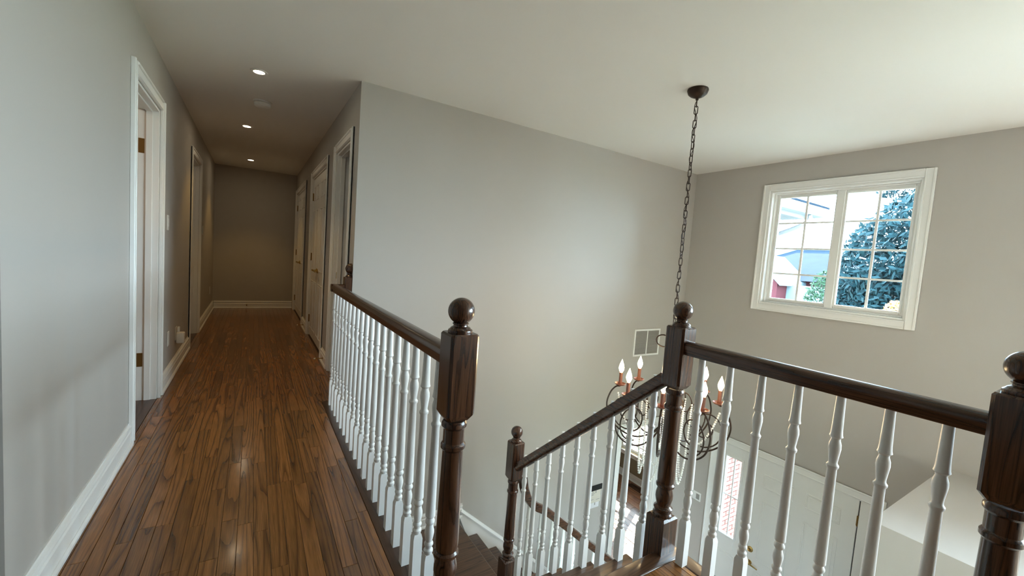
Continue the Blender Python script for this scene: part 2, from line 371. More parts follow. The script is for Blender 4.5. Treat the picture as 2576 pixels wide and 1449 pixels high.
# upper plank floor
FLOOR = thing('floor', (0, 2, 0), 'glossy dark stained oak strip floor of the upper hallway', 'floor', kind='structure')
PW = .0575
pr = random.Random(11)
def strip(x0, x1, ya, yb):
    y = ya - pr.uniform(0, .8)
    while y < yb:
        ln = pr.choice((pr.uniform(.35, .7), pr.uniform(.6, 1.25)))
        a, b = max(y, ya), min(y+ln, yb)
        if b-a > .03: obj('plank', MB().bbox(x0+.0005, x1-.0005, a+.0005, b-.0005, -.015, 0, .0012), M['floor'], FLOOR, smooth=False)
        y += ln
xs = -.030-PW*10
while xs < 1.56:
    a, b = max(xs, XL+.002), min(xs+PW, 1.545)
    if b-a > .008:
        if b <= .478: strip(a, b, -.55, YE-.004)
        elif a < .478: strip(a, .478, -.55, YW+.125); strip(.478, b, -.55, 1.0); strip(a, b, YW+.125, YE-.004)
        else:
            strip(a, b, -.55, 1.0)
            if a < XR-.01: strip(a, min(b, XR-.002), YW+.125, YE-.004)
    xs += PW
obj('plank_field', MB().box(XL+.002, 1.545, -3.05, -.551, -.015, 0), M['floor'], FLOOR, smooth=False)
for u0, u1 in (D1L, D2L): obj('threshold', MB().bbox(XL-WT, XL+.001, u0+.02, u1-.02, -.012, .003, .001), M['nosing'], FLOOR)
for u0, u1 in (D1R, D2R, D3R): obj('threshold', MB().bbox(XR-.001, XR+WT, u0+.02, u1-.02, -.012, .003, .001), M['nosing'], FLOOR)
# edge nosings of the upper floor
obj('edge_board', MB().bbox(.4785, .615, 1.03, YW+.123, -.03, .0008, .004, 2), M['nosing'], FLOOR)
obj('edge_board', MB().bbox(.616, 1.62, 1.001, NOSE0, -.028, .0008, .008, 3), M['tread'], FLOOR)
obj('edge_board', MB().bbox(1.546, 1.62, -1.14, 1.000, -.028, .0008, .008, 3), M['nosing'], FLOOR)
tag(obj('trim_1', MB().box(1.585, 1.60, -1.14, 1.05, -.3, -.028).box(.6, 1.60, 1.05, 1.052, -.3, -.21).box(.614,.63,1.05,YW-.001,-.32,-.03), M['trim'], smooth=False), 'white fascia board under the edge of the upper floor', 'trim', kind='structure')
# baseboards
BBX = XL
baseboard('baseboard_left', (XL, 1.68), (XL, D1L[0]-.074), (1, 0), 0, 'white moulded baseboard on the near left wall')
baseboard('baseboard_left_mid', (XL, D1L[1]+.074), (XL, D2L[0]-.074), (1, 0), 0, 'white moulded baseboard between the two left doorways')
baseboard('baseboard_left_far', (XL, D2L[1]+.074), (XL, YE), (1, 0), 0, 'white moulded baseboard beyond the second left doorway')
baseboard('baseboard_end', (XL+.02, YE), (XR-.02, YE), (0, -1), 0, 'white baseboard along the dark hallway end wall')
baseboard('baseboard_right', (XR, D1R[1]+.074), (XR, D2R[0]-.074), (-1, 0), 0, 'short white baseboard between the first two right doors')
baseboard('baseboard_right_far', (XR, D2R[1]+.074), (XR, D3R[0]-.074), (-1, 0), 0, 'short white baseboard between the far right doors')
baseboard('baseboard_landing', (.632, YW), (1.705, YW), (0, -1), -6*RISE, 'white baseboard at the stair landing')
baseboard('baseboard_room', (6.22, YW+.13), (6.22, 6.9), (-1, 0), ZF, 'white baseboard under the lower room window')
baseboard('baseboard_foyer', (XW, 2.74), (XW, YW), (-1, 0), ZF, 'white baseboard left of the front door')
# ------------------------------------------------------------------ doors of the hallway
def lever(parent, fn, u, z, w0, d=1):
    k = obj('lever_handle', MB().lathe([(.026,0),(.026,.008),(.012,.012),(.010,.045)], (0,0,0), 14, 'y').tube([(0,.045,0),(.03*d,.048,.004),(.07*d,.046,.0),(.105*d,.044,-.006)], [.010,.009,.008,.006], 8).mapped(lambda a,b,c: (u+a, w0+b, z+c)).mapped(fn), M['brass'], parent)
    return k
def hinge(parent, fn, u, z, w0, hw=.018): obj('hinge', MB().bbox(u-hw, u+hw, w0-.002, w0+.004, z-.045, z+.045, .001).lathe([(.006,-.05),(.006,.05)], (u, w0+.006, z), 8).mapped(fn), M['hinge'], parent)
# first left doorway
L = PX(XL, 1)
d = thing('door_1', (XL, 3.5, 0), 'white cased doorway on the near left wall with brass hinges', 'doorway', kind='structure')
casing(d, L, *D1L, 0, TH); jamb(d, L, *D1L, TH, WT)
lf = obj('door_leaf', MB().bbox(XL-WT-.76, XL-WT-.01, D1L[1]-.018, D1L[1]+.016, .01, TH-.025, .003), M['trim'], d)
for z in (.30, 1.81): obj('hinge', MB().bbox(XL-WT+.004, XL-WT+.036, D1L[1]-.0205, D1L[1]-.017, z-.05, z+.05, .001), M['hinge'], d)
d = thing('door_2', (XL, 6.0, 0), 'white cased doorway farther along the left wall', 'doorway', kind='structure')
casing(d, L, *D2L, 0, TH); jamb(d, L, *D2L, TH, WT)
panel_leaf(d, lambda a,b,c: (XL-WT-.01-a, D2L[1]-.02+b, c), 0, .74, .01, TH-.025, 0, .034, SIX)
Rr = PX(XR, -1)
d = thing('door_3', (XR, 3.9, 0), 'white cased open doorway on the right beside the railing end', 'doorway', kind='structure')
casing(d, Rr, *D1R, 0, TH); jamb(d, Rr, *D1R, TH, WT)
obj('strike_plate', MB().bbox(XR+.03, XR+.06, D1R[1]-.020, D1R[1]-.0175, .905, .965, .001), M['brass'], d)
panel_leaf(d, lambda a,b,c: (XR+WT+.01+a, D1R[0]+.02-b, c), 0, .69, .01, TH-.025, 0, .034, SIX)
def double_door(name, D, label):
    d = thing(name, (XR, (D[0]+D[1])/2, 0), label, 'door', kind='structure')
    casing(d, Rr, *D, 0, TH); jamb(d, Rr, *D, TH, WT, stop=False)
    m = (D[0]+D[1])/2
    for ua, ub in ((D[0]+.021, m-.002), (m+.002, D[1]-.021)):
        lf = panel_leaf(d, Rr, ua, ub, .018, TH-.022, -.012, .035, SIX)
    for u, s in ((m-.055, -1), (m+.055, 1)): lever(d, Rr, u, .90, -.012, s)
    for z in (.23, 1.05, 1.83):
        hinge(d, Rr, D[1]-.020, z, -.012); hinge(d, Rr, D[0]+.020, z, -.012)
double_door('door_4', D2R, 'pair of white panelled closet doors with brass levers, nearer the railing')
double_door('door_5', D3R, 'pair of white panelled closet doors at the dark far end of the hall')
# ------------------------------------------------------------------ stair opening casing (lower)
d = thing('door_6', (4.1, YW, ZF), 'white cased opening from the foyer into the lower room', 'doorway', kind='structure')
casing(d, PY(YW, -1), OP[0], OP[1], ZF, OP[2], .075); jamb(d, PY(YW, -1), OP[0], OP[1], OP[2], .115, z0=ZF, stop=False)
# ------------------------------------------------------------------ foyer window
W1 = thing('window_1', (XW, 1.78, .93), 'white two sash window with divided panes high on the foyer wall', 'window', kind='structure')
Wf = PX(XW, -1)
casing(W1, Wf, WIN[0], WIN[1], WIN[2], WIN[3], .072, sill=True)
g = .018
for nm, q in (('jamb_liner',(WIN[0],WIN[0]+g,WIN[2],WIN[3])),('jamb_liner',(WIN[1]-g,WIN[1],WIN[2],WIN[3])),('head_liner',(WIN[0]+g,WIN[1]-g,WIN[3]-g,WIN[3])),('window_stool',(WIN[0]+g,WIN[1]-g,WIN[2],WIN[2]+g))):
    obj(nm, MB().bbox(q[0],q[1],-.20,0,q[2],q[3],.0015).mapped(Wf), M['trim'], W1)
ya, yb, za, zb = WIN[0]+g, WIN[1]-g, WIN[2]+g, WIN[3]-g
def frame_ring(mb, a, b, c, d_, e, w0, w1, bev=.003):
    for q in ((a,a+e,c,d_),(b-e,b,c,d_),(a+e,b-e,c,c+e),(a+e,b-e,d_-e,d_)): mb.bbox(q[0],q[1],w0,w1,q[2],q[3],bev)
    return mb
obj('outer_frame', frame_ring(MB(), ya, yb, za, zb, .016, -.15, -.05).mapped(Wf), M['trim'], W1)
def sash(a, b, w0):
    s = obj('sash', frame_ring(frame_ring(MB(), a, b, za+.014, zb-.014, .034, w0-.03, w0, .004), a+.02, b-.02, za+.034, zb-.034, .018, w0-.026, w0+.008, .003).mapped(Wf), M['trim'], W1)
    ga, gb, gc, gd = a+.036, b-.036, za+.05, zb-.05
    ym = (ga+gb)/2
    obj('muntin', MB().bbox(ym-.010, ym+.010, w0-.022, w0-.010, gc, gd, .002).mapped(Wf), M['trim'], s)
    for k in (1, 2, 3):
        z = gc+(gd-gc)*k/4
        for q in ((ga, ym-.008), (ym+.008, gb)): obj('muntin', MB().bbox(q[0], q[1], w0-.0215, w0-.0105, z-.009, z+.009, .002).mapped(Wf), M['trim'], s)
    for k in range(4):
        for q in ((ga, ym-.008), (ym+.008, gb)):
            z0_, z1_ = gc+(gd-gc)*k/4, gc+(gd-gc)*(k+1)/4
            obj('pane', MB().box(q[0], q[1], w0-.0175, w0-.0145, z0_+.004, z1_-.004).mapped(Wf), M['glass'], s, smooth=False)
ym = 1.765
sash(ya+.012, ym-.012, -.07); sash(ym+.012, yb-.012, -.085)
obj('mullion', MB().bbox(ym-.032, ym+.032, -.14, -.052, za+.014, zb-.014, .004).mapped(Wf), M['trim'], W1)
def fill_window(name, R_, f_, label):
    w_ = thing(name, f_((R_[0]+R_[1])/2, 0, R_[2]), label, 'window', kind='structure'); m_ = (R_[0]+R_[1])/2
    casing(w_, f_, *R_, .072, sill=True)
    obj('frame', frame_ring(MB(), *R_, .05, -.13, -.03).bbox(m_-.04, m_+.04, -.13, -.03, R_[2]+.05, R_[3]-.05, .004).mapped(f_), M['trim'], w_)
    for q in ((R_[0]+.05, m_-.04), (m_+.04, R_[1]-.05)): obj('pane', MB().box(q[0], q[1], -.082, -.078, R_[2]+.05, R_[3]-.05).mapped(f_), M['clear'], w_, smooth=False)
fill_window('fill_window_3', WR, Wf, 'unseen foyer window above the closet ledge, enlarged for fill daylight')  # inferred window out of view, widened to supply fill daylight
fill_window('fill_window_4', WLR, PY(-1.15, 1), 'unseen window added at the back of the lower hall for fill light')  # added out of view to brighten the lower foyer
fill_window('fill_window_5', WLS, PX(-.3, 1), 'unseen side window added to light the lower hall')  # added opening, unseen, throws daylight on the closet face
# ------------------------------------------------------------------ front door
FDT = thing('door_7', (XW, 1.9, ZF), 'white panelled front door with a glazed sidelight on its left', 'door', kind='structure')
casing(FDT, Wf, FD[0], FD[1], ZF, FD[3], .078)
obj('jamb', MB().bbox(FD[0], FD[0]+.10, -.2, 0, ZF, FD[3], .002).mapped(Wf), M['trim'], FDT)
obj('head_jamb', MB().bbox(FD[0]+.10, FD[1]-.02, -.2, 0, FD[3]-.012, FD[3], .002).mapped(Wf), M['trim'], FDT)
obj('jamb', MB().bbox(FD[1]-.02, FD[1], -.2, 0, ZF, FD[3], .002).mapped(Wf), M['trim'], FDT)
obj('mullion_post', MB().bbox(2.250, 2.285, -.2, -.002, ZF, FD[3]-.012, .003).mapped(Wf), M['trim'], FDT)
leaf = panel_leaf(FDT, Wf, 1.312, 2.246, ZF+.015, -.732, -.012, .045, [(.13,.44,.11,.40),(.56,.87,.11,.40),(.13,.44,.46,.785),(.56,.87,.46,.785),(.13,.44,.85,.925),(.56,.87,.85,.925)])
obj('gap_shadow', MB().box(1.3015, 1.3105, -.05, -.02, ZF+.01, -.735).mapped(Wf), M['black'], FDT, smooth=False)  # solid black strip standing in for the shadow beside the leaf
obj('deadbolt', MB().lathe([(.031,0),(.031,.010),(.024,.016),(.022,.024),(.001,.026)], (0,0,0), 18, 'y').mapped(lambda a,b,c: (2.178+a, -.012+b, -1.777+c)).mapped(Wf), M['brass'], leaf)
lever(leaf, Wf, 2.172, -1.922, -.012, -1)
for z in (-.93, -1.75, -2.6): hinge(FDT, Wf, 1.307, z, -.012, .010)
# sidelight
SL = (2.365, 2.541, -1.785, -.873)
sl = obj('sidelight_panel', MB().bbox(2.29, SL[0], -.05, -.012, ZF+.02, -.735, .003).bbox(SL[1], 2.622, -.05, -.012, ZF+.02, -.735, .003).bbox(SL[0], SL[1], -.05, -.012, SL[3], -.735, .002).bbox(SL[0], SL[1], -.05, -.012, ZF+.02, SL[2], .002).mapped(Wf), M['trim'], FDT)
mb = MB(); frame_ring(mb, SL[0]-.022, SL[1]+.022, SL[2]-.022, SL[3]+.022, .022, -.014, .0)
obj('sidelight_frame', mb.mapped(Wf), M['trim'], FDT)
mb = MB(); e = .016
frame_ring(mb, 2.335, 2.585, ZF+.15, -1.98, e, -.014, -.006); mb.bbox(2.36, 2.56, -.014, -.008, ZF+.18, -2.01, .003)
obj('sidelight_lower_panel', mb.mapped(Wf), M['trim'], FDT)
zc_ = (SL[2]+SL[3])/2; yc_ = (SL[0]+SL[1])/2
obj('muntin', MB().bbox(yc_-.006, yc_+.006, -.034, -.024, SL[2], SL[3], .001).mapped(Wf), M['trim'], FDT)
for q in ((SL[0], yc_-.006), (yc_+.006, SL[1])):
    obj('muntin', MB().bbox(q[0], q[1], -.034, -.024, zc_-.006, zc_+.006, .001).mapped(Wf), M['trim'], FDT)
    for z0_, z1_ in ((SL[2], zc_-.006), (zc_+.006, SL[3])): obj('pane', MB().box(q[0], q[1], -.031, -.027, z0_, z1_).mapped(Wf), M['glass'], FDT, smooth=False)
# bricks of the porch wall
PORCH = bpy.data.objects['wall_porch']
bme = None; pr = random.Random(5)
for x0, x1, z0, z1 in ((5.35, 6.46, -2.85, -1.25), (6.05, 6.46, .45, 1.95)):
    r = 0; z = z0
    while z < z1-.02:
        x = x0-(.105 if r % 2 else 0)
        while x < x1-.03:
            if bme is None: bme, _ = MB().bbox(-.1, .1, -.012, .012, -.0285, .0285, .004).mesh('brick'); bme.materials.append(M['brick'])
            cx = x+.1
            if cx+.1 <= x1+.002: inst('brick', bme, (cx, YW-.146-pr.uniform(0,.003), z+.0285), PORCH)
            x += .21
        z += .067; r += 1
# ------------------------------------------------------------------ lower room window with blind
W2 = thing('window_2', (6.22, 4.8, -2.33), 'white cased window of the lower room seen through the opening', 'window', kind='structure')
W2f = PX(6.22, -1)
casing(W2, W2f, 4.15, 5.50, -2.33, -.55, .075, sill=True)
obj('frame', frame_ring(MB(), 4.15, 5.50, -2.33, -.55, .05, -.2, -.08).bbox(4.80, 4.86, -.2, -.08, -2.28, -.6, .004).mapped(W2f), M['trim'], W2)
for q in ((4.20, 4.80), (4.86, 5.45)): obj('pane', MB().box(q[0], q[1], -.152, -.148, -2.28, -.60).mapped(W2f), M['clear'], W2, smooth=False)
BL = thing('window_blind', (6.18, 4.82, -.6), 'white horizontal slat blind hanging in the lower room window', 'blind')
sme, _ = MB().poly([(-.025,-.66,-.010),(.025,-.66,.008),(.025,-.66,.0105),(-.025,-.66,-.0075)], (0,1.32,0)).mesh('slat', False); sme.materials.append(M['blind'])
z = -2.10
while z < -.66:
    inst('slat', sme, (6.25, 4.825, z), BL); z += .064
obj('head_rail', MB().bbox(6.225, 6.275, 4.16, 5.49, -.64, -.56, .004), M['blind'], BL)
obj('bottom_rail', MB().bbox(6.235, 6.265, 4.165, 5.485, -2.16, -2.135, .004), M['blind'], BL)
for y in (4.4, 5.25): obj('lift_cord', MB().tube([(6.222, y, -.6), (6.222, y, -2.25)], .0015, 6), M['blind'], BL)
# ------------------------------------------------------------------ stairs
ST = thing('staircase', (1.1, NOSE0, -.2), 'dark stained oak staircase dropping to a landing and turning right along the wall', 'staircase')
for k in range(1, 6):
    z = -RISE*k; y1 = NOSE0+RUN1*k
    obj('tread', MB().bbox(.632, 1.615, y1-RUN1-.012, y1, z-.028, z, .009, 3), M['tread'], ST)
for k in range(0, 6):
    y = NOSE0-.022+RUN1*k
    obj('riser', MB().box(.632, 1.59, y-.016, y, -RISE*(k+1), -RISE*k-.028), M['tread'] if k else M['tread'], ST, smooth=False)
ZL = -6*RISE
obj('landing', MB().bbox(.632, 1.648, NOSE0+5*RUN1-.012, YW-.001, ZL-.028, ZL, .009, 3), M['tread'], ST)
for k in range(1, 8):
    z = ZL-RISE*k; x1 = 1.648+RUN2*k
    obj('tread', MB().bbox(x1-RUN2-.012, x1, 2.185, YW-.019, z-.028, z, .009, 3), M['tread'], ST)
for k in range(0, 8):
    x = 1.648-.022+RUN2*k
    obj('riser', MB().box(x-.016, x, 2.2, YW-.019, ZL-RISE*(k+1), ZL-RISE*k-.028), M['tread'], ST, smooth=False)
# stringers (white, open side)
pts = [(1.575, NOSE0-.04, -.32), (1.575, NOSE0-.04, -.03)]
for k in range(0, 6):
    y = NOSE0-.022+RUN1*k; pts += [(1.575, y, -RISE*k-.03), (1.575, y, -RISE*(k+1)-.029)]
pts += [(1.575, NOSE0+5*RUN1, ZL-.029), (1.575, NOSE0+5*RUN1, ZL-.34)]
obj('stringer', MB().poly(pts, (.015, 0, 0)), M['trim'], ST, smooth=False)
pts = [(1.56, 2.21, ZL-.34), (1.56, 2.21, ZL-.03)]
for k in range(0, 8):
    x = 1.648-.022+RUN2*k; pts += [(x, 2.21, ZL-RISE*k-.03), (x, 2.21, max(ZL-RISE*(k+1)-.029, ZF+.001))]
pts += [(1.648+RUN2*7-.3, 2.21, ZF+.001)]
obj('stringer', MB().poly(pts, (0, .015, 0)), M['trim'], ST, smooth=False)
# skirt on the wall
def sk(x, dz): return -1.17-.892*(x-1.707)+dz
pts = [(1.690, YW-.018, ZL-.02), (1.690, YW-.018, sk(1.690, 0)), (3.20, YW-.018, sk(3.2, 0)), (3.25, YW-.018, ZF+.13), (3.25, YW-.018, ZF), (2.95, YW-.018, ZF), (1.9, YW-.018, ZL-.5)]
obj('skirt_board', MB().poly(pts, (0, .0175, 0)), M['trim'], ST, smooth=False)
obj('skirt_moulding', MB().sweep([(1.690, YW-.0005, sk(1.69, .012)), (3.2, YW-.0005, sk(3.2, .012))], [(0,-.02),(.026,-.02),(.030,-.008),(.022,.004),(.014,.012),(0,.014)], side=(0,-1,0)), M['trim'], ST)
# ------------------------------------------------------------------ railings
BAL = [(.0125,.195),(.0160,.203),(.0160,.210),(.0115,.216),(.0115,.221),(.0155,.228),(.0155,.233),(.0112,.240),(.0132,.250),(.0162,.268),(.0158,.280),(.0120,.294),(.0112,.300),(.0160,.307),(.0165,.313),(.0125,.321),(.0118,.324),(.0168,.330),(.0165,.345),(.0128,.640),(.0162,.646),(.0166,.652),(.0125,.658),(.0118,.664),(.0142,.685),(.0168,.706),(.0160,.720),(.0122,.733),(.0125,.738),(.0178,.744),(.0160,.751),(.0148,.765),(.0118,.885)]
def baluster_mb(x, y, zturn, zbase, top=None):
    # zturn: height that plays the role of the floor for the turned part
    mb = MB(); h = .0168
    mb.square_lathe([(h, zbase-zturn), (h, .180), (.0125, .1955)], (x, y, zturn))
    p = [(r, z) for r, z in BAL]
    if top is not None: p = p[:-1]+[(.0118, top-zturn)]
    return mb.lathe(p, (x, y, zturn), 14)
bal_me, bal_c = baluster_mb(0, 0, 0, 0).mesh('baluster'); bal_me.materials.append(M['white'])
NEW_LOW = [(.040,.150),(.0405,.163),(.036,.170),(.036,.176),(.0395,.183),(.0395,.188),(.029,.198),(.031,.208),(.0365,.232),(.036,.250),(.031,.270),(.030,.276),(.0385,.284),(.0385,.293),(.033,.300),(.0355,.306),(.0365,.330),(.0315,.622),(.0380,.630),(.0380,.640),(.0325,.648),(.0325,.690),(.0385,.698),(.0385,.708),(.034,.716)]
NEW_TOP = [(.036,.982),(.0375,.988),(.0365,.994),(.031,.998),(.0295,1.001),(.022,1.005),(.0215,1.009),(.0245,1.0115),(.0245,1.0145),(.019,1.017)]
def newel(parent, x, y, dz=0, zbase=0, half=.0455):
    mb = MB(); c = (x, y, dz)
    mb.square_lathe([(half, zbase-dz), (half, .146), (half-.008, .155)], c)
    mb.lathe(NEW_LOW, c, 26)
    mb.square_lathe([(half-.011, .722), (half, .740), (half, .979), (half-.004, .985)], c, ch=.008)
    mb.lathe(NEW_TOP, c, 26)
    n = obj('newel_post', mb, M['newel'], parent)
    obj('ball_finial', MB().sphere((x, y, dz+1.0505), .0402, 28, 18), M['newel'], n, ang=80)
    return n
RAILP = [(-.022,0),(.022,0),(.025,.006),(.026,.018),(.030,.026),(.031,.036),(.027,.047),(.017,.054),(0,.057),(-.017,.054),(-.027,.047),(-.031,.036),(-.030,.026),(-.026,.018),(-.025,.006)]
RZ = .873
# left railing
RL = thing('balustrade', (XRAIL_L, 2.2, 0), 'level railing with dark handrail beside the hallway, nearest newel to the stairs', 'railing')
AY = 1.122
newel(RL, .534, AY)
obj('handrail', MB().sweep([(XRAIL_L, AY+.03, RZ), (XRAIL_L, 2, RZ), (XRAIL_L, 3.345, RZ)], RAILP, side=(1,0,0)), M['rail'], RL, ang=50)
obj('handrail_return', MB().sweep([(XRAIL_L-.030, 3.345, RZ), (.62, 3.345, RZ)], RAILP, side=(0,-1,0)), M['railx'], RL, ang=50)
newel(RL, XR-.006, 3.352)
for k in range(19):
    y = 1.245+.01+.1152*k
    if y < 3.36: inst('baluster', bal_me, bal_c+Vector((XRAIL_L, y, 0)), RL)
# right railing
RR = thing('balustrade', (XRAIL_R, .6, 0), 'level railing in front of the front door with two ball topped newels', 'railing')
BY, DY = 1.083, .160
newel(RR, XRAIL_R, BY, 0, -.19); newel(RR, XRAIL_R+.004, DY)
obj('handrail', MB().sweep([(XRAIL_R, DY+.03, RZ), (XRAIL_R, .6, RZ), (XRAIL_R, BY-.03, RZ)], RAILP, side=(1,0,0)), M['rail'], RR, ang=50)
for k in range(7): inst('baluster', bal_me, bal_c+Vector((XRAIL_R, .972-.1165*k, 0)), RR)
# continuing railing past the near newel
obj('handrail', MB().sweep([(XRAIL_R, DY-.03, RZ), (XRAIL_R, -1.13, RZ)], RAILP, side=(1,0,0)), M['rail'], RR, ang=50)
for k in range(9): inst('baluster', bal_me, bal_c+Vector((XRAIL_R, .05-.1165*k, 0)), RR)
# sloped railing
RS = thing('stair_railing', (XRAIL_R, 2.25, ZL), 'sloping stair railing descending from the level railing to a lower newel', 'railing')
CY = 2.252
newel(RS, XRAIL_R, CY, -1.0, ZL-.2+.002)
def rz1(y): return .738-.855*(y-1.182)
obj('handrail', MB().sweep([(XRAIL_R, BY+.03, rz1(BY+.03)), (XRAIL_R, 1.6, rz1(1.6)), (XRAIL_R, CY-.03, rz1(CY-.03))], RAILP, side=(-1,0,0)), M['rail'], RS, ang=50)
for k in range(9):
    y = 1.185+.1175*k
    tr = min(5, max(1, int((y-NOSE0)/RUN1)+1)); zt = -RISE*tr
    top = rz1(y)+.012
    obj('baluster', baluster_mb(XRAIL_R, y, rz1(y)-.875, zt), M['white'], RS)
# lower flight railing
RF = thing('stair_railing', (2.3, 2.25, -2.0), 'lower stair railing with a curved handrail running down behind the sloping balusters', 'railing')
def rz2(x): return -.862-.872*(x-2.12)
path = [(1.575, 2.25, -.195), (1.590, 2.25, -.27), (1.612, 2.25, -.37), (1.645, 2.25, -.455), (1.69, 2.25, -.515), (1.75, 2.25, -.562), (1.82, 2.25, rz2(1.82)-.002), (2.12, 2.25, rz2(2.12)), (3.15, 2.25, rz2(3.15))]
obj('handrail', MB().sweep(path, RAILP, side=(0,-1,0)), M['railx'], RF, ang=50)
for k in range(13):
    x = 1.695+.1135*k
    tr = min(7, max(1, int((x-1.648)/RUN2)+1)); zt = ZL-RISE*tr
    t_ = rz2(x)+(.02 if k == 0 else 0)
    obj('baluster', baluster_mb(x, 2.25, t_-.875, zt), M['white'], RF)
newel(RF, 3.22, 2.25, ZF, ZF)
# ------------------------------------------------------------------ chandelier
CX, CY_ = 2.504, 1.817
CH = thing('chandelier', (CX, CY_, ZC), 'dark bronze chandelier with eight lit candle bulbs and crystal bead swags', 'chandelier')
obj('canopy', MB().lathe([(.066,0),(.068,-.008),(.060,-.03),(.044,-.044),(.022,-.054),(.010,-.058),(.009,-.07)], (CX, CY_, ZC-.0005), 28), M['bronze'], CH)
def link_path(s=1):
    a, hgt, n = .0105, .017, 8; P = []
    for k in range(n+1): t = math.pi*k/n; P.append((a*math.cos(t), 0, hgt+a*math.sin(t)))
    for k in range(n+1): t = math.pi+math.pi*k/n; P.append((a*math.cos(t), 0, -hgt+a*math.sin(t)))
    return P
lme, lc = MB().tube(link_path(), .0028, 6, True).mesh('chain_link'); lme.materials.append(M['bronze'])
z = ZC-.09; k = 0
while z > .80:
    o = inst('chain_link', lme, (CX, CY_, z), CH); o.rotation_euler = (0, 0, math.radians(30+90*(k % 2)+k*7)); z -= .0465; k += 1
P = []
for i in range(140):
    zz = ZC-.05-i*(1.62/139); a = i*.42; P.append((CX+.011*math.cos(a), CY_+.011*math.sin(a), zz))
obj('power_cord', MB().tube(P, .0022, 6), M['bronze'], CH)
obj('column', MB().lathe([(.004,.82),(.008,.79),(.014,.775),(.008,.755),(.010,.70),(.020,.66),(.012,.62),(.012,.50),(.022,.46),(.030,.40),(.026,.33),(.014,.27),(.018,.20),(.034,.14),(.038,.10),(.028,.06),(.012,.03),(.016,.005),(.010,-.02),(.002,-.035)], (CX, CY_, 0), 22), M['copper'], CH)
def loop(a0, rc, zc, ra, rb, n=20):
    ca, sa = math.cos(a0), math.sin(a0)
    return [(CX+ca*(rc+ra*math.cos(t)), CY_+sa*(rc+ra*math.cos(t)), zc+rb*math.sin(t)) for t in [2*math.pi*i/n for i in range(n)]]
for k in range(4): obj('top_loop', MB().tube(loop(math.radians(20+90*k), .062, .715, .050, .042), .0045, 7, True), M['bronze'], CH)
def smooth(P, n=6):
    out = []
    P = [Vector(p) for p in P]
    for i in range(len(P)-1):
        p0, p1, p2, p3 = P[max(i-1,0)], P[i], P[i+1], P[min(i+2,len(P)-1)]
        for j in range(n):
            t = j/n; out.append(.5*((2*p1)+(p2-p0)*t+(2*p0-5*p1+4*p2-p3)*t*t+(3*p1-p0-3*p2+p3)*t**3))
    out.append(P[-1]); return out
TOC = math.atan2(-CY_, -CX)   # direction toward the viewing side
def beads(mb, P, step=.0165, r=.0078):
    P = [Vector(p) for p in P]; acc = 0
    for i in range(len(P)-1):
        L_ = (P[i+1]-P[i]).length; t = acc
        while t < L_:
            q = P[i].lerp(P[i+1], t/L_); mb.sphere(q, r, 7, 5); t += step
        acc = t-L_
    return mb
def AP(a, r, z): return (CX+r*math.cos(a), CY_+r*math.sin(a), z)
for k in range(8):
    a = TOC+math.radians(-4+45*k)
    arm = obj('arm', MB().tube([AP(a, p[0], p[1]) for p in smooth([(.03,.10,0),(.09,.03,0),(.19,-.015,0),(.30,.01,0),(.385,.085,0),(.415,.185,0),(.395,.275,0),(.36,.325,0),(.33,.335,0)])], .0058, 8), M['bronze'], CH)
    sp = []
    for i in range(40):
        t = i/39; ang = math.radians(-100+520*t); rr = .118*(1-t)+.034*t; sp.append(AP(a, .265+rr*math.cos(ang), .16+rr*math.sin(ang)*1.15))
    obj('scroll', MB().tube(sp, .0050, 8), M['bronze'], arm)
    obj('inner_scroll', MB().tube([AP(a, p[0], p[1]) for p in smooth([(.02,.33,0),(.07,.375,0),(.135,.37,0),(.165,.31,0),(.14,.25,0),(.095,.255,0),(.09,.295,0)])], .0045, 7), M['bronze'], arm)
    c = AP(a, .33, .345)
    obj('candle_cup', MB().lathe([(.006,-.012),(.012,-.006),(.034,.0),(.042,.010),(.040,.012),(.030,.004),(.014,.004),(.014,.022),(.010,.022)], c, 20), M['copper'], arm)
    obj('candle_sleeve', MB().lathe([(.0125,.004),(.0125,.092),(.008,.094)], c, 14), M['copper'], arm)
    obj('bulb', MB().lathe([(.006,.094),(.013,.103),(.0185,.120),(.0190,.130),(.0150,.150),(.0085,.168),(.0035,.182),(.0008,.190)], c, 14), M['bulb'], arm, ang=80)
    mb = MB(); a2 = a+math.radians(45)
    top = AP(a, .20, .37); bot = AP(a, .155, -.10); nxt = AP(a2, .155, -.10)
    beads(mb, smooth([AP(a, .165, .30), AP(a, .160, .10), bot], 8))
    beads(mb, [Vector(bot).lerp(Vector(nxt), t)-Vector((0, 0, .15*(4*t*(1-t)))) for t in [i/20 for i in range(21)]])
    if k % 2 == 0: beads(mb, [Vector(AP(a, .34, .28)).lerp(Vector(AP(a, .17, .05)), t)-Vector((0, 0, .10*(4*t*(1-t)))) for t in [i/20 for i in range(21)]])
    tag(obj('bead_strand', mb, M['bead'], CH, ang=80), kind='stuff')
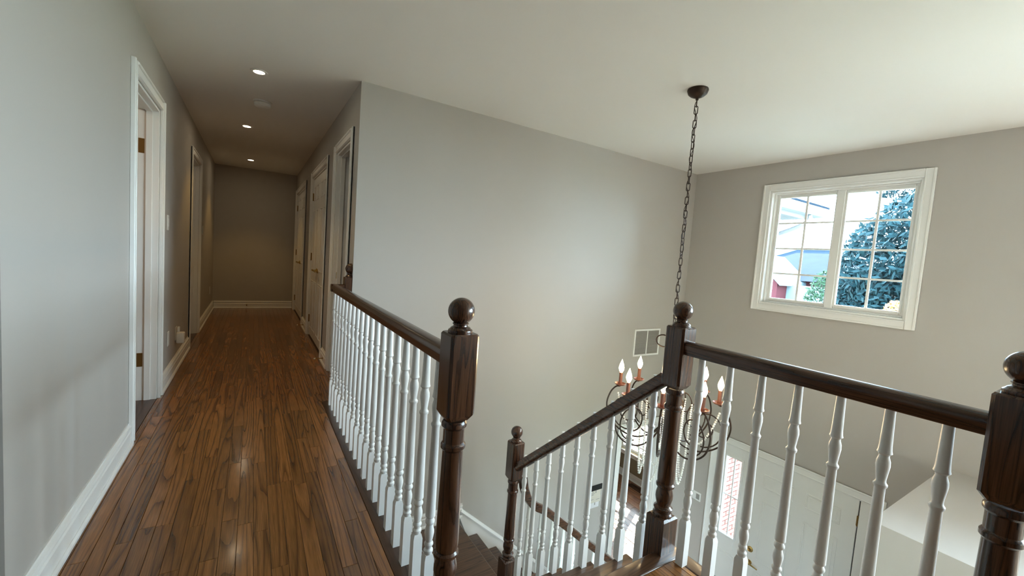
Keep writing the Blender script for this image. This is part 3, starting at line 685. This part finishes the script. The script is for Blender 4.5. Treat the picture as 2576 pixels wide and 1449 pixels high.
# ------------------------------------------------------------------ ceiling fixtures
def downlight(x, y, label):
    t_ = thing('recessed_downlight', (x, y, ZC), label, 'downlight', 'recessed lights along the hallway ceiling')
    obj('trim_ring', MB().lathe([(.036,-.001),(.036,-.006),(.054,-.005),(.057,-.001)], (x, y, ZC), 28), M['trim'], t_)
    obj('lens', MB().lathe([(.0005,-.004),(.030,-.0045),(.0355,-.0035),(.0355,-.001)], (x, y, ZC), 24), M['down'], t_)
    l = bpy.data.lights.new('downlight_beam', 'SPOT'); l.energy = 4.0; l.color = (1, .60, .17); l.spot_size = math.radians(92); l.spot_blend = .6; l.shadow_soft_size = .03
    o = bpy.data.objects.new('downlight_beam', l); COL.objects.link(o); o.location = (0, 0, -.02); o.parent = t_
downlight(.003, 3.67, 'lit recessed downlight nearest the smoke detector and the viewer')
downlight(-.094, 5.477, 'lit recessed downlight in the middle of the hallway ceiling')
downlight(-.069, 7.698, 'lit recessed downlight closest to the dark end wall')
t_ = thing('smoke_detector', (.037, 4.42, ZC), 'round white smoke detector on the hallway ceiling between two downlights', 'smoke detector')
obj('base_plate', MB().lathe([(.074,-.0005),(.074,-.012),(.060,-.013)], (.037, 4.42, ZC), 30), M['plastic'], t_)
obj('cover', MB().lathe([(.060,-.013),(.066,-.020),(.062,-.042),(.048,-.050),(.0005,-.052)], (.037, 4.42, ZC), 30), M['plastic'], t_)
t_ = thing('fill_lamp', (-1.5, 2.9, ZC), 'unseen flush lamp added to warm the light in the near left doorway', 'ceiling lamp')  # added fill source, unseen, warms the door jamb
obj('base_ring', MB().lathe([(.15,-.0005),(.15,-.02),(.13,-.022)], (-1.5, 2.9, ZC), 28), M['trim'], t_)
obj('lamp_shade', MB().lathe([(.13,-.022),(.125,-.05),(.09,-.075),(.0005,-.085)], (-1.5, 2.9, ZC), 28), M['fill_glow'], t_)
# ------------------------------------------------------------------ wall devices
def plate(name, fn, u, z, w_, h_, label, cat, kind):
    t_ = thing(name, fn(u, 0, z), label, cat)
    obj('cover_plate', MB().bbox(u-w_/2, u+w_/2, .0005, .007, z-h_/2, z+h_/2, .003).mapped(fn), M['plastic'], t_)
    if kind == 'switch': obj('rocker', MB().bbox(u-.017, u+.017, .006, .011, z-.033, z+.033, .002).mapped(fn), M['plastic'], t_)
    if kind == 'outlet':
        for s in (-1, 1): obj('socket', MB().bbox(u-.016, u+.016, .006, .0095, z+s*.024-.014, z+s*.024+.014, .002).mapped(fn), M['plastic'], t_)
    return t_
plate('light_switch', L, 4.215, 1.302, .075, .12, 'white rocker switch plate right of the near left doorway', 'light switch', 'switch')
plate('wall_outlet', L, 4.30, .36, .075, .12, 'white outlet plate above the baseboard beside the near left doorway', 'outlet', 'outlet')
plate('light_switch', L, 6.84, 1.29, .075, .12, 'white switch plate beyond the second left doorway near the dark end', 'light switch', 'switch')
plate('wall_outlet', L, 8.08, .366, .075, .12, 'white outlet plate low on the left wall near the end wall', 'outlet', 'outlet')
t_ = thing('plug_in_freshener', (XL, 4.72, .30), 'white plug in device sticking out above the left baseboard', 'plug-in device')
obj('cover_plate', MB().bbox(XL+.0005, XL+.006, 4.675, 4.765, .265, .385, .003), M['plastic'], t_)
obj('body', MB().bbox(XL+.006, XL+.066, 4.69, 4.75, .235, .335, .010, 3), M['plastic'], t_)
obj('nozzle', MB().bbox(XL+.012, XL+.030, 4.705, 4.735, .335, .385, .006, 2), M['plastic'], t_)
for (x, y, s, lab) in ((XR, 4.53, -1, 'brass door stop with a white tip between the first right doors'), (XR, 6.50, -1, 'brass door stop with a white tip between the far right doors')):
    t_ = thing('door_stop', (x-.016, y, .06), lab, 'door stop')
    obj('rod', MB().lathe([(.010,-.018),(.010,-.022),(.004,-.024),(.004,-.085)], (x, y, .06), 10, 'x'), M['hinge'], t_)
    obj('tip', MB().lathe([(.008,-.085),(.0085,-.098),(.005,-.101)], (x, y, .06), 10, 'x'), M['rubber'], t_)
t_ = thing('door_stop', (-.08, YE-.017, .06), 'dark spring door stop on the end wall baseboard', 'door stop')
obj('rod', MB().lathe([(.010,-.018),(.010,-.022),(.005,-.024),(.005,-.09),(.008,-.09),(.008,-.1)], (-.08, YE, .06), 10, 'y'), M['hinge'], t_)
# return air grille
G = thing('air_return_grille', (4.05, YW, .33), 'white framed grey return air grille on the stair wall behind the chandelier', 'air grille')
gx0, gx1, gz0, gz1 = 3.83, 4.285, .165, .492
mb = MB(); frame_ring(mb, gx0, gx1, gz0, gz1, .022, .0005, .010); mb.bbox((gx0+gx1)/2-.007, (gx0+gx1)/2+.007, .0005, .009, gz0+.022, gz1-.022, .002)
obj('frame', mb.mapped(PY(YW, -1)), M['trim'], G)
obj('backing', MB().box(gx0+.02, gx1-.02, .0005, .0015, gz0+.02, gz1-.02).mapped(PY(YW, -1)), M['greyslat'], G, smooth=False)
for x0_, x1_ in ((gx0+.022, (gx0+gx1)/2-.007), ((gx0+gx1)/2+.007, gx1-.022)):
    n = 22
    for i in range(n):
        z = gz0+.026+(gz1-gz0-.052)*i/(n-1)
        obj('slat', MB().poly([(x0_, .0018, z+.003), (x0_, .0075, z-.003), (x0_, .0083, z-.002), (x0_, .0026, z+.004)], (x1_-x0_, 0, 0)).mapped(PY(YW, -1)), M['greyslat'], G, smooth=False)
# papers on the lower wall
K = thing('wall_notice', (3.43, YW, -1.45), 'black topped notice with paper slips pinned on the stair wall by the lower opening', 'notice')
Yf = PY(YW, -1)
obj('header_strip', MB().bbox(3.32, 3.518, .0005, .010, -1.382, -1.318, .002).mapped(Yf), M['black'], K)
obj('paper_slip', MB().box(3.335, 3.505, .001, .003, -1.462, -1.383).mapped(Yf), M['paper'], K, smooth=False)
obj('paper_slip', MB().box(3.332, 3.508, .001, .004, -1.528, -1.455).mapped(lambda a,b,c: Yf(a, b, c-(a-3.42)*.04)), M['paper'], K, smooth=False)
obj('paper_slip', MB().box(3.335, 3.490, .001, .003, -1.592, -1.530).mapped(Yf), M['paper2'], K, smooth=False)
for i, (u, z, w_) in enumerate(((3.35,-1.405,.05),(3.35,-1.42,.06),(3.35,-1.435,.045),(3.425,-1.415,.012),(3.44,-1.50,.055),(3.36,-1.49,.04),(3.42,-1.56,.012))):
    obj('print_line', MB().box(u, u+w_, .0031, .0046, z, z+(.03 if w_ < .02 else .006)).mapped(Yf), M['greyslat'], K, smooth=False)
# alarm/switch plate by front door
t_ = thing('wall_control_plate', (XW, 2.86, -1.53), 'white wide switch plate on the wall left of the front door', 'switch plate')
obj('cover_plate', MB().bbox(2.795, 2.922, .0005, .008, -1.582, -1.475, .003).mapped(Wf), M['plastic'], t_)
obj('rocker', MB().bbox(2.87, 2.905, .007, .011, -1.562, -1.495, .002).mapped(Wf), M['plastic'], t_)
obj('keypad', MB().bbox(2.81, 2.855, .007, .011, -1.562, -1.495, .002).mapped(Wf), M['greyslat'], t_)
t_ = thing('floor_register', (5.75, 4.85, ZF), 'dark floor register at the foot of the lower room wall', 'floor vent')
mb = MB(); frame_ring(mb, 6.02, 6.14, 4.72, 5.02, .012, 0, .004, .001)
obj('frame', mb.mapped(lambda a,b,c: (a, c, ZF+.0005+b)), M['bronze'], t_)
for i in range(7): obj('bar', MB().bbox(6.034+.014*i, 6.040+.014*i, 4.73, 5.01, ZF+.0005, ZF+.003, .0008), M['bronze'], t_)
# ================================================================== OUTSIDE
M['concrete'] = plain('pale_concrete', (.26, .255, .245), .8, .08)
tag(obj('ground', MB().box(-40, 90, -60, 80, -3.6, -3.15), M['lawn'], smooth=False), 'front lawn outside the house', 'ground', kind='structure')
tag(obj('driveway', MB().box(4.96, 11.0, -9, 8, -3.149, -3.12).box(14, 21, -50, 60, -3.149, -3.12), M['concrete'], smooth=False), 'pale concrete driveway and street in front of the house', 'ground', kind='structure')
# own eave and downspout (upper left of the window)
EV = thing('roof_eave', (6.0, 3.0, 2.05), 'white roof eave with a ribbed soffit and gutter outside the upper left panes', 'eave')
for i in range(9): obj('soffit_board', MB().bbox(4.97, 6.62, 2.765+.045*i, 2.803+.045*i, 2.075, 2.09, .003), M['soffit'], EV)
obj('fascia', MB().box(4.97, 6.64, 2.735, 2.755, 2.04, 2.20), M['soffit'], EV, smooth=False)
obj('gutter', MB().poly([(4.97,2.735,2.09),(4.97,2.655,2.10),(4.97,2.645,2.20),(4.97,2.735,2.20)], (1.72,0,0)), M['soffit'], EV, smooth=False)
obj('roof_slope', MB().poly([(4.97,2.63,2.21),(4.97,3.6,2.6),(4.97,3.6,2.64),(4.97,2.63,2.24)], (1.8,0,0)), M['roof'], EV, smooth=False)
obj('downspout', MB().tube(smooth([(6.35,2.69,2.09),(6.35,2.69,2.03),(6.33,2.78,1.95),(6.30,2.98,1.86),(6.29,3.08,1.82),(6.29,3.10,1.70),(6.29,3.10,.2)],4), .032, 8), M['soffit'], EV)
# houses across the street
def house(name, x, y0, y1, zr, ze, label, gable):
    h = thing(name, (x, (y0+y1)/2, -3.15), label, 'house')
    obj('wall', MB().box(x, x+9, y0, y1, -3.15, ze), M['farbrick'], h, smooth=False)
    ym = (y0+y1)/2
    obj('roof', MB().add([(x-.5,y0-.5,ze-.1),(x-.5,y1+.5,ze-.1),(x+9.5,y1+.5,ze-.1),(x+9.5,y0-.5,ze-.1),(x+4,ym-1,zr),(x+4,ym+1,zr)], [(0,1,5,4),(1,2,5),(2,3,4,5),(3,0,4),(3,2,1,0)]), M['roof'], h, smooth=False)
    for a, b in (((x-.5,y0-.5,ze-.05),(x+4,ym-1,zr+.03)), ((x-.5,y1+.5,ze-.05),(x+4,ym+1,zr+.03)), ((x+4,ym-1,zr+.03),(x+4,ym+1,zr+.03))): obj('ridge_cap', MB().tube([a, b], .09, 6), M['siding'], h)
    gy0, gy1 = gable; gm = (gy0+gy1)/2
    g_ = obj('gable_wing', MB().poly([(x-2.5,gy0,-3.15),(x-2.5,gy1,-3.15),(x-2.5,gy1,.95),(x-2.5,gm,2.0),(x-2.5,gy0,.95)], (2.6,0,0)), M['farbrick'], h, smooth=False)
    for s, e_ in ((gy0-.25, gy1), (gy1+.25, gy0)):
        obj('gable_roof', MB().poly([(x-2.8,gm,2.25),(x-2.8,s,.85),(x-2.8,s,1.05),(x-2.8,gm,2.42)], (3.2,0,0)), M['siding'], h, smooth=False)
    wn = obj('window', MB().box(x-2.56, x-2.5, gm-.55, gm+.35, -.6, .7), M['siding'], h, smooth=False)
    obj('pane', MB().box(x-2.58, x-2.56, gm-.45, gm+.25, -.5, .6), M['houseglass'], wn, smooth=False)
    ar = obj('arched_window', MB().poly([(x-2.53, gm+.45*math.cos(t), .95+.45*math.sin(t)) for t in [math.pi*i/10 for i in range(11)]], (.04,0,0)), M['siding'], h, smooth=False)
    obj('pane', MB().poly([(x-2.55, gm+.36*math.cos(t), .99+.36*math.sin(t)) for t in [math.pi*i/10 for i in range(11)]], (.02,0,0)), M['houseglass'], ar, smooth=False)
    obj('garage_wall', MB().box(x-1.5, x, gy0-3.0, gy0, -3.15, .9), M['siding'], h, smooth=False)
    obj('porch_roof', MB().poly([(x-3.6,gy0-2.6,-.9),(x-3.6,gy0+.6,-.9),(x-2.4,gy0+.6,.1),(x-2.4,gy0-2.6,.1)], (0,0,.08)), M['roof'], h, smooth=False)
house('neighbour_house', 25, 8.6, 15.0, 3.08, 1.25, 'red brick house with a blue grey roof across the street, lower left panes', (10.6, 12.9))
# trees
def foliage(n, c, rad, size, rnd, squash=1.0, flat=0):
    v = []; f = []
    for i in range(n):
        while True:
            p = Vector((rnd.uniform(-1,1), rnd.uniform(-1,1), rnd.uniform(-1,1)))
            if .25 < p.length < 1: break
        p = p.normalized()*(p.length**.5)
        q = Vector((c[0]+p.x*rad[0], c[1]+p.y*rad[1], c[2]+p.z*rad[2]))
        a = Vector((rnd.gauss(0,1), rnd.gauss(0,1), rnd.gauss(0,1))).normalized(); b = a.orthogonal().normalized(); s = size*rnd.uniform(.6, 1.3)
        k = len(v); v += [q-a*s, q+b*s*.45, q+a*s, q-b*s*.45]; f.append((k, k+1, k+2, k+3))
    return v, f
def tree(name, base, blobs, size, mat, label, seed, trunk=.12):
    rnd = random.Random(seed); t_ = thing(name, base, label, 'tree')
    top = blobs[0][0]
    obj('trunk', MB().tube(smooth([base, (base[0]+.05, base[1]-.04, (base[2]+top[2])/2), top], 5), [trunk*(1-.05*i) for i in range(11)], 8), M['bark'], t_)
    mb = MB()
    for c, rad, n in blobs: mb.add(*foliage(n, c, rad, size, rnd))
    tag(obj('crown', mb, mat, t_, smooth=False), kind='stuff')
tree('street_tree', (12.2, 2.5, -3.15), [((12.4,2.2,1.2),(1.7,2.35,2.35),15000),((12.2,3.0,.4),(1.1,1.25,1.3),5000),((12.4,1.8,2.2),(1.3,1.5,1.3),5000)], .10, M['leaf'], 'large dense green tree filling the right hand window panes', 1)
tree('street_tree', (16.4, 6.25, -3.15), [((16.4,6.2,.25),(.6,.58,1.35),2200)], .075, M['leaf2'], 'narrow light green tree at the foot of the left window panes', 2, .06)
tree('street_tree', (20, 5.3, -3.15), [((20,4.6,5.2),(1.6,1.9,1.1),1900)], .13, M['leaf'], 'distant tree crown at the top right window pane', 3, .16)
tree('maple_sapling', (10.2, 2.65, -3.15), [((10.2,2.70,.78),(.2,.16,.16),240),((10.2,2.42,.74),(.22,.2,.16),260)], .05, M['leaf3'], 'small orange leaved maple top at the bottom of the right panes', 4, .04)
